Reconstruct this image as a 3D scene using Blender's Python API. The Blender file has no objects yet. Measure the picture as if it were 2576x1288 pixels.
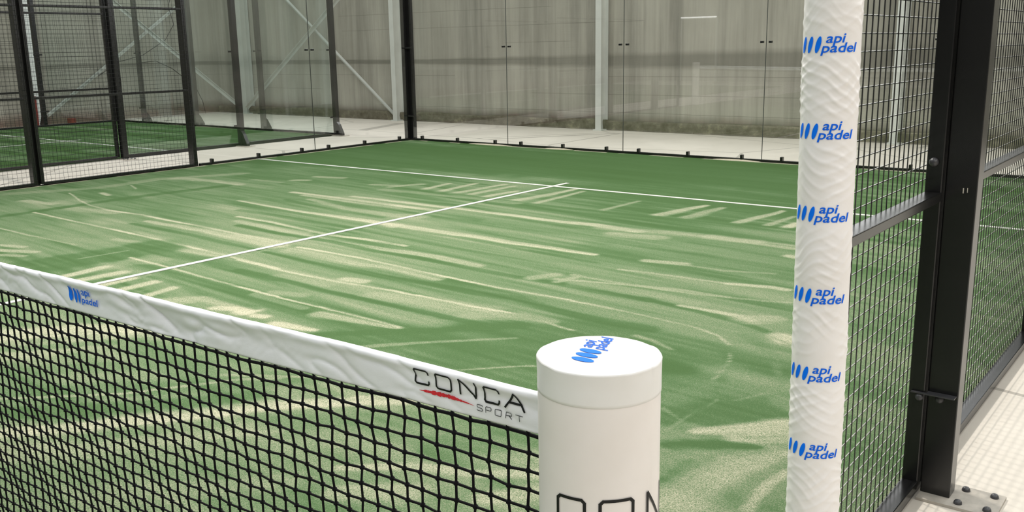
import bpy, bmesh, math, random
import numpy as np
from mathutils import Vector, Matrix
random.seed(4); rng = np.random.default_rng(7)
SC = bpy.context.scene
COL = SC.collection
PI = math.pi

# ---------------------------------------------------------------- camera
cd = bpy.data.cameras.new('camera'); cam = bpy.data.objects.new('camera', cd); COL.objects.link(cam)
R_ = Vector((0.78991956, 0.61299017, -0.01643588)); U_ = Vector((-0.12020712, 0.1810746, 0.9760954)); F_ = Vector((-0.601313, 0.76906115, -0.21672016))
cam.matrix_world = Matrix(((R_.x, U_.x, -F_.x, 5.7154), (R_.y, U_.y, -F_.y, -1.08834), (R_.z, U_.z, -F_.z, 1.45319), (0, 0, 0, 1)))
cd.sensor_width = 36.0; cd.lens = 33.056; cd.clip_start = 0.05; cd.clip_end = 100
SC.camera = cam

# ---------------------------------------------------------------- world, light, exposure
w = bpy.data.worlds.new('world'); SC.world = w; w.use_nodes = True
w.node_tree.nodes['Background'].inputs[0].default_value = (0.9, 0.95, 1.0, 1)
w.node_tree.nodes['Background'].inputs[1].default_value = 0.5
SC.view_settings.view_transform = 'Standard'; SC.view_settings.look = 'None'
SC.view_settings.gamma = 1.0; SC.view_settings.use_curve_mapping = False
SC.view_settings.exposure = -0.08
SC.cycles.transparent_max_bounces = 40; SC.cycles.max_bounces = 8; SC.cycles.diffuse_bounces = 4

def area_light(name, loc, sx, sy, power, col, rot=(0, 0, 0)):
    l = bpy.data.lights.new(name, 'AREA'); l.shape = 'RECTANGLE'; l.size = sx; l.size_y = sy; l.energy = power; l.color = col
    o = bpy.data.objects.new(name, l); COL.objects.link(o); o.location = loc; o.rotation_euler = rot
    return o
# roof lights: long translucent strips in the roof of the hall
for i, sx_ in enumerate((-11.0, -5.5, 0.0, 5.5, 11.0)):
    area_light('roof_light', (sx_, 0.0, 7.85), 1.6, 24.0, 520.0, (0.95, 0.98, 1.0))
# court floodlight on the mast of this court, throws the soft mesh shadow on the walkway
# assumed daylight, unseen; added high on back and right walls to brighten rail tops
area_light('added_wall_light', (0.0, 13.1, 4.6), 27.0, 2.6, 800.0, (0.97, 0.985, 1.0), (math.radians(-90), 0, 0))
area_light('added_wall_light', (13.9, 0.0, 6.3), 2.2, 24.0, 420.0, (1.0, 0.93, 0.85), (0, math.radians(90), 0))
area_light('floodlight', (0.9, 3.2, 6.4), 0.22, 0.18, 450.0, (1.0, 0.94, 0.86))

# ---------------------------------------------------------------- helpers
def link(name, me, mats, parent=None):
    o = bpy.data.objects.new(name, me); COL.objects.link(o)
    if mats is not None:
        for m in (mats if isinstance(mats, (list, tuple)) else [mats]): me.materials.append(m)
    if parent is not None: o.parent = parent
    return o

def tag(o, label=None, cat=None, group=None, kind=None):
    if label: o['label'] = label
    if cat: o['category'] = cat
    if group: o['group'] = group
    if kind: o['kind'] = kind
    return o

def empty(name, loc=(0, 0, 0), label=None, cat=None, group=None, rz=0.0):
    o = bpy.data.objects.new(name, None); COL.objects.link(o); o.location = loc; o.rotation_euler = (0, 0, rz)
    o.empty_display_size = 0.1
    return tag(o, label, cat, group)

def copy_tree(o, parent=None):
    c = o.copy(); COL.objects.link(c)
    if parent is not None: c.parent = parent
    for ch in [x for x in COL.objects if x.parent == o]: copy_tree(ch, c)
    return c

class MB:
    """collects polygons, then links them as one mesh"""
    def __init__(s): s.v = []; s.f = []
    def add(s, vs, fs):
        n = len(s.v); s.v += [tuple(v) for v in vs]; s.f += [tuple(i + n for i in f) for f in fs]; return s
    def box(s, a, b, bev=0.0):
        x0, y0, z0 = a; x1, y1, z1 = b
        if bev <= 0:
            vs = [(x0, y0, z0), (x1, y0, z0), (x1, y1, z0), (x0, y1, z0), (x0, y0, z1), (x1, y0, z1), (x1, y1, z1), (x0, y1, z1)]
            return s.add(vs, [(0, 3, 2, 1), (4, 5, 6, 7), (0, 1, 5, 4), (1, 2, 6, 5), (2, 3, 7, 6), (3, 0, 4, 7)])
        bm = bmesh.new(); bmesh.ops.create_cube(bm, size=1)
        for v in bm.verts: v.co = Vector(((x0 + x1) / 2 + v.co.x * (x1 - x0), (y0 + y1) / 2 + v.co.y * (y1 - y0), (z0 + z1) / 2 + v.co.z * (z1 - z0)))
        bmesh.ops.bevel(bm, geom=bm.edges[:], offset=bev, segments=2, profile=0.6, affect='EDGES')
        bm.verts.index_update(); s.add([v.co[:] for v in bm.verts], [[v.index for v in f.verts] for f in bm.faces]); bm.free(); return s
    def tube(s, pts, r, n=8, closed=False, caps=True):
        P = [Vector(p) for p in pts]; m = len(P); base = len(s.v); prev = None
        for i, p in enumerate(P):
            t = (P[(i + 1) % m] - P[i - 1]) if closed else (P[min(i + 1, m - 1)] - P[max(i - 1, 0)])
            t.normalize()
            if prev is None: a = t.orthogonal().normalized()
            else: a = (prev - t * prev.dot(t)).normalized()
            prev = a; b = t.cross(a); rr = r[i] if isinstance(r, (list, tuple)) else r
            for k in range(n):
                an = 2 * PI * (k + 0.5) / n; s.v.append(tuple(p + (a * math.cos(an) + b * math.sin(an)) * rr))
        for i in range(m if closed else m - 1):
            j = (i + 1) % m
            for k in range(n): s.f.append((base + i * n + k, base + i * n + (k + 1) % n, base + j * n + (k + 1) % n, base + j * n + k))
        if caps and not closed:
            s.f.append(tuple(base + k for k in range(n))[::-1]); s.f.append(tuple(base + (m - 1) * n + k for k in range(n)))
        return s
    def lathe(s, prof, c, n=24, axis='z'):
        """prof: list of (r, h) from bottom to top round an axis through c"""
        base = len(s.v); cx, cy, cz = c
        for (r, h) in prof:
            for k in range(n):
                a = 2 * PI * k / n; u, v = r * math.cos(a), r * math.sin(a)
                s.v.append({'z': (cx + u, cy + v, cz + h), 'y': (cx + u, cy - h, cz + v), 'x': (cx + h, cy + u, cz + v)}[axis])
        for i in range(len(prof) - 1):
            for k in range(n): s.f.append((base + i * n + k, base + i * n + (k + 1) % n, base + (i + 1) * n + (k + 1) % n, base + (i + 1) * n + k))
        s.f.append(tuple(base + k for k in range(n))[::-1]); s.f.append(tuple(base + (len(prof) - 1) * n + k for k in range(n)))
        return s
    def build(s, name, mat, parent=None, smooth=False, angle=0.7):
        me = bpy.data.meshes.new(name); me.from_pydata(s.v, [], s.f); me.update()
        bm = bmesh.new(); bm.from_mesh(me); bmesh.ops.recalc_face_normals(bm, faces=bm.faces); bm.to_mesh(me); bm.free()
        if smooth:
            me.polygons.foreach_set('use_smooth', [True] * len(me.polygons))
            try: me.set_sharp_from_angle(angle=angle)
            except Exception: pass
        return link(name, me, mat, parent)

def grid_mesh(name, V, nu, nv, mat, parent=None, closed_u=False, smooth=True, attr=None):
    """V: array (nv, nu, 3) -> quad mesh made with foreach_set"""
    V = np.asarray(V, dtype=np.float32).reshape(nv, nu, 3)
    me = bpy.data.meshes.new(name); me.vertices.add(nu * nv); me.vertices.foreach_set('co', V.ravel())
    iu = np.arange(nu if closed_u else nu - 1); jv = np.arange(nv - 1)
    I, J = np.meshgrid(iu, jv); I2 = (I + 1) % nu
    q = np.stack([J * nu + I, J * nu + I2, (J + 1) * nu + I2, (J + 1) * nu + I], -1).reshape(-1, 4).astype(np.int32)
    me.loops.add(q.size); me.loops.foreach_set('vertex_index', q.ravel())
    me.polygons.add(len(q)); me.polygons.foreach_set('loop_start', np.arange(0, q.size, 4, dtype=np.int32)); me.polygons.foreach_set('loop_total', np.full(len(q), 4, dtype=np.int32))
    if smooth: me.polygons.foreach_set('use_smooth', np.ones(len(q), dtype=bool))
    me.update(calc_edges=True)
    if attr:
        for k, a in attr.items():
            at = me.attributes.new(k, 'FLOAT', 'POINT'); at.data.foreach_set('value', np.asarray(a, dtype=np.float32).ravel())
    return link(name, me, mat, parent)

def vnoise(x, y, seed=0):
    """smooth value noise on arrays"""
    xi = np.floor(x).astype(np.int64); yi = np.floor(y).astype(np.int64); fx = x - xi; fy = y - yi
    fx = fx * fx * (3 - 2 * fx); fy = fy * fy * (3 - 2 * fy)
    def h(a, b):
        n = (a * 374761393 + b * 668265263 + seed * 1442695) & 0x7fffffff
        n = ((n ^ (n >> 13)) * 1274126177) & 0x7fffffff
        return ((n ^ (n >> 16)) & 0xffff) / 65535.0
    return (h(xi, yi) * (1 - fx) + h(xi + 1, yi) * fx) * (1 - fy) + (h(xi, yi + 1) * (1 - fx) + h(xi + 1, yi + 1) * fx) * fy

# ---------------------------------------------------------------- materials
def srgb(r, g, b):
    return tuple(((c / 255) / 12.92 if c <= 10 else (((c / 255) + 0.055) / 1.055) ** 2.4) for c in (r, g, b)) + (1.0,)

def mat(name, base=(0.8, 0.8, 0.8, 1), rough=0.5, metal=0.0, spec=0.5):
    m = bpy.data.materials.new(name); m.use_nodes = True; nt = m.node_tree; b = nt.nodes['Principled BSDF']
    b.inputs['Base Color'].default_value = base; b.inputs['Roughness'].default_value = rough; b.inputs['Metallic'].default_value = metal
    b.inputs['Specular IOR Level'].default_value = spec
    return m, nt, b
def nd(nt, t, **kw):
    n = nt.nodes.new('ShaderNode' + t)
    for k, v in kw.items(): setattr(n, k, v)
    return n
def coords(nt, scale=(1, 1, 1)):
    g = nd(nt, 'NewGeometry'); mp = nd(nt, 'Mapping'); mp.inputs['Scale'].default_value = scale
    nt.links.new(g.outputs['Position'], mp.inputs['Vector']); return mp.outputs['Vector']
def noise(nt, vec, scale, detail=3, rough=0.55):
    n = nd(nt, 'TexNoise'); n.inputs['Scale'].default_value = scale; n.inputs['Detail'].default_value = detail; n.inputs['Roughness'].default_value = rough
    nt.links.new(vec, n.inputs['Vector']); return n.outputs['Fac']
def ramp(nt, fac, stops):
    r = nd(nt, 'ValToRGB'); el = r.color_ramp.elements
    while len(el) < len(stops): el.new(0.5)
    for e, (p, c) in zip(el, stops): e.position = p; e.color = c
    nt.links.new(fac, r.inputs['Fac']); return r.outputs['Color']
def math_(nt, op, a, b=None, clamp=False):
    n = nd(nt, 'Math', operation=op); n.use_clamp = clamp
    for i, v in enumerate((a, b)):
        if v is None: continue
        if isinstance(v, (int, float)): n.inputs[i].default_value = v
        else: nt.links.new(v, n.inputs[i])
    return n.outputs[0]
def mix(nt, fac, a, b, blend='MIX'):
    n = nd(nt, 'MixRGB', blend_type=blend)
    for i, v in enumerate((fac, a, b)):
        if isinstance(v, (int, float)): n.inputs[i].default_value = v
        elif isinstance(v, tuple): n.inputs[i].default_value = v
        else: nt.links.new(v, n.inputs[i])
    return n.outputs[0]
def bump(nt, b, h, strength, dist):
    n = nd(nt, 'Bump'); n.inputs['Strength'].default_value = strength; n.inputs['Distance'].default_value = dist
    nt.links.new(h, n.inputs['Height']); nt.links.new(n.outputs[0], b.inputs['Normal'])

def g3(v): return (v, v, v, 1)
def painted(name, col, rough=0.45, var=0.15, scale=20, spec=0.5, bmp=0.1, metal=0.0):
    m, nt, b = mat(name, col, rough, metal, spec); v = coords(nt)
    n = noise(nt, v, scale, 4)
    c = mix(nt, 1.0, col, ramp(nt, n, [(0.25, g3(1 - var)), (0.75, g3(1.0))]), 'MULTIPLY')
    nt.links.new(c, b.inputs['Base Color'])
    if bmp: bump(nt, b, noise(nt, v, scale * 8, 2), bmp, 0.001)
    return m
M_BLACK = painted('black_powder_coat', (0.008, 0.008, 0.008, 1), 0.24, 0.3, 12, 0.6, 0.03)
M_WIRE = painted('black_coated_wire', (0.014, 0.014, 0.015, 1), 0.22, 0.2, 12, 1.0, 0)
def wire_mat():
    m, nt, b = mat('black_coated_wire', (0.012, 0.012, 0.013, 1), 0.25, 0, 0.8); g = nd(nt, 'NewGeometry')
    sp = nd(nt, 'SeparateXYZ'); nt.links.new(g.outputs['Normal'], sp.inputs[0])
    d = math_(nt, 'MULTIPLY', math_(nt, 'SUBTRACT', sp.outputs[2], 0.25), 3.0, True)       # pale upper sides: skylight reflection painted into the wire colour
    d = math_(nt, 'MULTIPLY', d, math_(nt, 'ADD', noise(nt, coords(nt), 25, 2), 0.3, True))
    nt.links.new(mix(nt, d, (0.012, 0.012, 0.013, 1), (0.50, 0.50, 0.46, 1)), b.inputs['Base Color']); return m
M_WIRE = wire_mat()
M_WIREP = painted('thin_black_wire', (0.012, 0.012, 0.013, 1), 0.5, 0.2, 12, 0.3, 0)
M_BRIGHT = painted('bright_white_paint', (0.85, 0.86, 0.84, 1), 0.5, 0.1, 5)
M_BOLT = painted('bolt_steel', (0.05, 0.05, 0.055, 1), 0.35, 0.3, 60, 0.6)
M_TWINE = painted('net_twine', (0.006, 0.006, 0.007, 1), 0.8, 0.3, 300, 0.15)
M_WHITEP = painted('white_column_paint', (0.62, 0.64, 0.60, 1), 0.5, 0.18, 3)
M_BLUE = painted('blue_print', srgb(0, 118, 252), 0.6, 0.06, 30, 0.15, 0)
M_BLUET = painted('blue_letter_print', srgb(8, 104, 236), 0.6, 0.06, 30, 0.15, 0)
M_INK = painted('black_print', (0.01, 0.01, 0.01, 1), 0.5, 0.1, 60, 0.3, 0)
M_INKG = painted('grey_print', (0.06, 0.06, 0.065, 1), 0.5, 0.3, 400, 0.3, 0)
M_RED = painted('red_print', srgb(222, 50, 60), 0.5, 0.35, 260, 0.3, 0)
M_REDP = painted('red_paint', (0.25, 0.03, 0.02, 1), 0.5, 0.2, 20)
M_LINE = painted('white_court_line', (0.62, 0.63, 0.58, 1), 0.9, 0.2, 60, 0.1, 0.3)
M_SAND = painted('loose_sand', (0.55, 0.5, 0.38, 1), 0.95, 0.3, 80, 0.1, 0.5)
M_SEAM = painted('glass_seam', (0.05, 0.055, 0.05, 1), 0.5, 0.1, 10)
M_PLATE = painted('dusty_steel_plate', (0.50, 0.46, 0.40, 1), 0.6, 0.35, 25, 0.4)
M_CEIL = painted('ceiling_panel', (0.5, 0.5, 0.48, 1), 0.8, 0.1, 2)

def pvc(name, col, rough, bscale, bstr, bdist=0.002):
    m, nt, b = mat(name, col, rough, 0, 0.5); v = coords(nt)
    n = noise(nt, v, bscale, 4, 0.6)
    c = mix(nt, 1.0, col, ramp(nt, noise(nt, v, 7, 3), [(0.3, (0.93, 0.92, 0.9, 1)), (0.7, g3(1))]), 'MULTIPLY')
    nt.links.new(c, b.inputs['Base Color']); bump(nt, b, n, bstr, bdist)
    return m
M_PAD = pvc('white_vinyl_pad', (0.90, 0.855, 0.835, 1), 0.42, 14, 0.2)
M_CAP = pvc('white_vinyl_cap', (0.86, 0.85, 0.84, 1), 0.4, 14, 0.2)
M_SLEEVE = pvc('white_quilted_sleeve', (0.93, 0.90, 0.90, 1), 0.4, 30, 0.25)
M_TAPE = pvc('white_net_tape', (0.92, 0.93, 0.98, 1), 0.5, 60, 0.4, 0.0015)

def glass_mat(name, tint, refl=0.05):
    m = bpy.data.materials.new(name); m.use_nodes = True; nt = m.node_tree; nt.nodes.clear()
    out = nd(nt, 'OutputMaterial'); t = nd(nt, 'BsdfTransparent'); t.inputs[0].default_value = tint
    g = nd(nt, 'BsdfGlossy'); g.inputs['Roughness'].default_value = 0.01; g.inputs[0].default_value = (1, 1, 1, 1)
    lw = nd(nt, 'LayerWeight'); lw.inputs['Blend'].default_value = 0.5
    f = math_(nt, 'POWER', lw.outputs['Facing'], 5.0); f = math_(nt, 'MULTIPLY', f, 1 - refl); f = math_(nt, 'ADD', f, refl, True)
    mx = nd(nt, 'MixShader'); nt.links.new(f, mx.inputs[0]); nt.links.new(t.outputs[0], mx.inputs[1]); nt.links.new(g.outputs[0], mx.inputs[2])
    nt.links.new(mx.outputs[0], out.inputs[0]); return m
M_GLASS = glass_mat('tempered_glass', (0.985, 0.99, 0.987, 1))
M_GLASS2 = glass_mat('green_tempered_glass', (0.955, 0.98, 0.975, 1), 0.06)

# concrete of the hall walls: vertical runs of damp, board marks, a darker band and a mossy foot
def wall_mat():
    m, nt, b = mat('stained_concrete_wall', (0.3, 0.29, 0.26, 1), 0.85, 0, 0.3)
    v = coords(nt); vs = coords(nt, (1, 1, 0.05)); vh = coords(nt, (0.08, 0.08, 1))
    base = ramp(nt, noise(nt, v, 0.5, 5), [(0.3, (0.31, 0.298, 0.25, 1)), (0.7, (0.425, 0.41, 0.35, 1))])
    runs = ramp(nt, noise(nt, vs, 3.0, 6, 0.65), [(0.33, g3(0.62)), (0.5, g3(0.95)), (0.75, g3(1.15))])
    c = mix(nt, 0.85, base, runs, 'MULTIPLY')
    fine = ramp(nt, noise(nt, vs, 14.0, 5, 0.6), [(0.3, g3(0.86)), (0.7, g3(1.06))]); c = mix(nt, 0.8, c, fine, 'MULTIPLY')
    sp = nd(nt, 'SeparateXYZ'); nt.links.new(v, sp.inputs[0]); x, y, z = sp.outputs
    # darker band, thicker towards the right
    hw = math_(nt, 'ADD', math_(nt, 'MULTIPLY', x, 0.018), 0.20); hw = math_(nt, 'MAXIMUM', hw, 0.06)
    dz = math_(nt, 'ABSOLUTE', math_(nt, 'SUBTRACT', math_(nt, 'ADD', z, math_(nt, 'MULTIPLY', noise(nt, v, 1.3, 3), 0.05)), 1.22))
    band = math_(nt, 'SUBTRACT', 1.0, math_(nt, 'DIVIDE', dz, hw), True)
    band = math_(nt, 'MULTIPLY', math_(nt, 'MULTIPLY', band, 1.8, True), math_(nt, 'ADD', noise(nt, vh, 2.0, 3), 0.25, True))
    c = mix(nt, math_(nt, 'MULTIPLY', band, 0.62), c, (0.085, 0.082, 0.062, 1))
    # board marks
    bz = math_(nt, 'FRACT', math_(nt, 'DIVIDE', math_(nt, 'ADD', z, math_(nt, 'MULTIPLY', noise(nt, v, 0.7, 2), 0.02)), 0.31))
    ln = math_(nt, 'LESS_THAN', bz, 0.03); ln = math_(nt, 'MULTIPLY', ln, math_(nt, 'GREATER_THAN', noise(nt, vh, 1.1, 2), 0.53))
    c = mix(nt, math_(nt, 'MULTIPLY', ln, 0.35), c, (0.07, 0.068, 0.055, 1))
    # foot of the wall
    ft = math_(nt, 'SUBTRACT', 1.0, math_(nt, 'DIVIDE', math_(nt, 'SUBTRACT', z, math_(nt, 'MULTIPLY', noise(nt, v, 1.6, 4), 0.22)), 0.2), True)
    c = mix(nt, math_(nt, 'MULTIPLY', ft, 0.85, True), c, ramp(nt, noise(nt, v, 3.0, 4), [(0.35, (0.10, 0.085, 0.06, 1)), (0.6, (0.16, 0.10, 0.075, 1))]))
    nt.links.new(c, b.inputs['Base Color']); bump(nt, b, noise(nt, v, 12, 6), 0.25, 0.01); return m
M_WALL = wall_mat()
def rubble_mat():
    m, nt, b = mat('mossy_kerb', (0.1, 0.09, 0.06, 1), 0.95, 0, 0.2); v = coords(nt)
    c = ramp(nt, noise(nt, v, 5, 6, 0.7), [(0.3, (0.085, 0.075, 0.05, 1)), (0.55, (0.15, 0.135, 0.10, 1)), (0.72, (0.25, 0.235, 0.16, 1))])
    nt.links.new(c, b.inputs['Base Color']); bump(nt, b, noise(nt, v, 30, 5), 0.6, 0.01); return m
M_RUBBLE = rubble_mat()
def floor_mat():
    m, nt, b = mat('worn_concrete_floor', (0.5, 0.46, 0.4, 1), 0.7, 0, 0.35); v = coords(nt)
    c = ramp(nt, noise(nt, v, 0.6, 6, 0.6), [(0.3, (0.56, 0.515, 0.45, 1)), (0.7, (0.70, 0.65, 0.575, 1))])
    c = mix(nt, 0.35, c, ramp(nt, noise(nt, coords(nt, (1, 0.6, 1)), 3, 5, 0.65), [(0.3, g3(0.85)), (0.7, g3(1.04))]), 'MULTIPLY')
    # saw cut joints and hairline cracks
    wv = nd(nt, 'TexVoronoi'); wv.feature = 'DISTANCE_TO_EDGE'; wv.inputs['Scale'].default_value = 0.42; nt.links.new(coords(nt, (1, 1.3, 0.01)), wv.inputs['Vector'])
    cr = math_(nt, 'LESS_THAN', wv.outputs['Distance'], 0.008)
    c = mix(nt, math_(nt, 'MULTIPLY', cr, 0.5), c, (0.17, 0.155, 0.13, 1))
    nt.links.new(c, b.inputs['Base Color']); bump(nt, b, noise(nt, v, 40, 4), 0.2, 0.003); return m
M_FLOOR = floor_mat()
M_CLAD = painted('dark_wall_cladding', (0.10, 0.10, 0.10, 1), 0.8, 0.3, 1.5)
def turf_mat(name, use_attr):
    m, nt, b = mat(name, (0.1, 0.2, 0.08, 1), 1.0, 0, 0.0)
    v = coords(nt)
    if use_attr:
        a = nd(nt, 'Attribute'); a.attribute_name = 'sand'; s = a.outputs['Fac']
    else:
        s = ramp(nt, noise(nt, coords(nt, (0.3, 2.0, 1)), 1.3, 4), [(0.4, g3(0.02)), (0.8, g3(0.5))])
        bw = nd(nt, 'RGBToBW'); nt.links.new(s, bw.inputs[0]); s = bw.outputs[0]
    fine = noise(nt, v, 230.0, 2, 0.7); mid = noise(nt, v, 80.0, 3, 0.6)
    n = math_(nt, 'ADD', math_(nt, 'MULTIPLY', math_(nt, 'SUBTRACT', fine, 0.5), 4.2), math_(nt, 'MULTIPLY', math_(nt, 'SUBTRACT', mid, 0.5), 0.7))
    s1 = math_(nt, 'MULTIPLY', math_(nt, 'SUBTRACT', s, 0.22), 1.2)
    amp = math_(nt, 'ADD', math_(nt, 'MULTIPLY', math_(nt, 'MAXIMUM', s1, 0.0), 0.9), 0.22)
    f = math_(nt, 'ADD', s1, math_(nt, 'MULTIPLY', n, amp), True)
    green = ramp(nt, math_(nt, 'ADD', s, math_(nt, 'MULTIPLY', math_(nt, 'SUBTRACT', fine, 0.5), 0.25)), [(0.02, TG0), (0.28, TG1)])
    c = mix(nt, f, green, TSAND)
    nt.links.new(c, b.inputs['Base Color']); bump(nt, b, fine, 0.35, 0.004); return m
TG0 = (0.054, 0.103, 0.034, 1); TG1 = (0.096, 0.165, 0.076, 1); TSAND = (0.53, 0.49, 0.37, 1)
M_TURF = turf_mat('sanded_turf', True); M_TURF2 = turf_mat('plain_turf', False)
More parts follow.
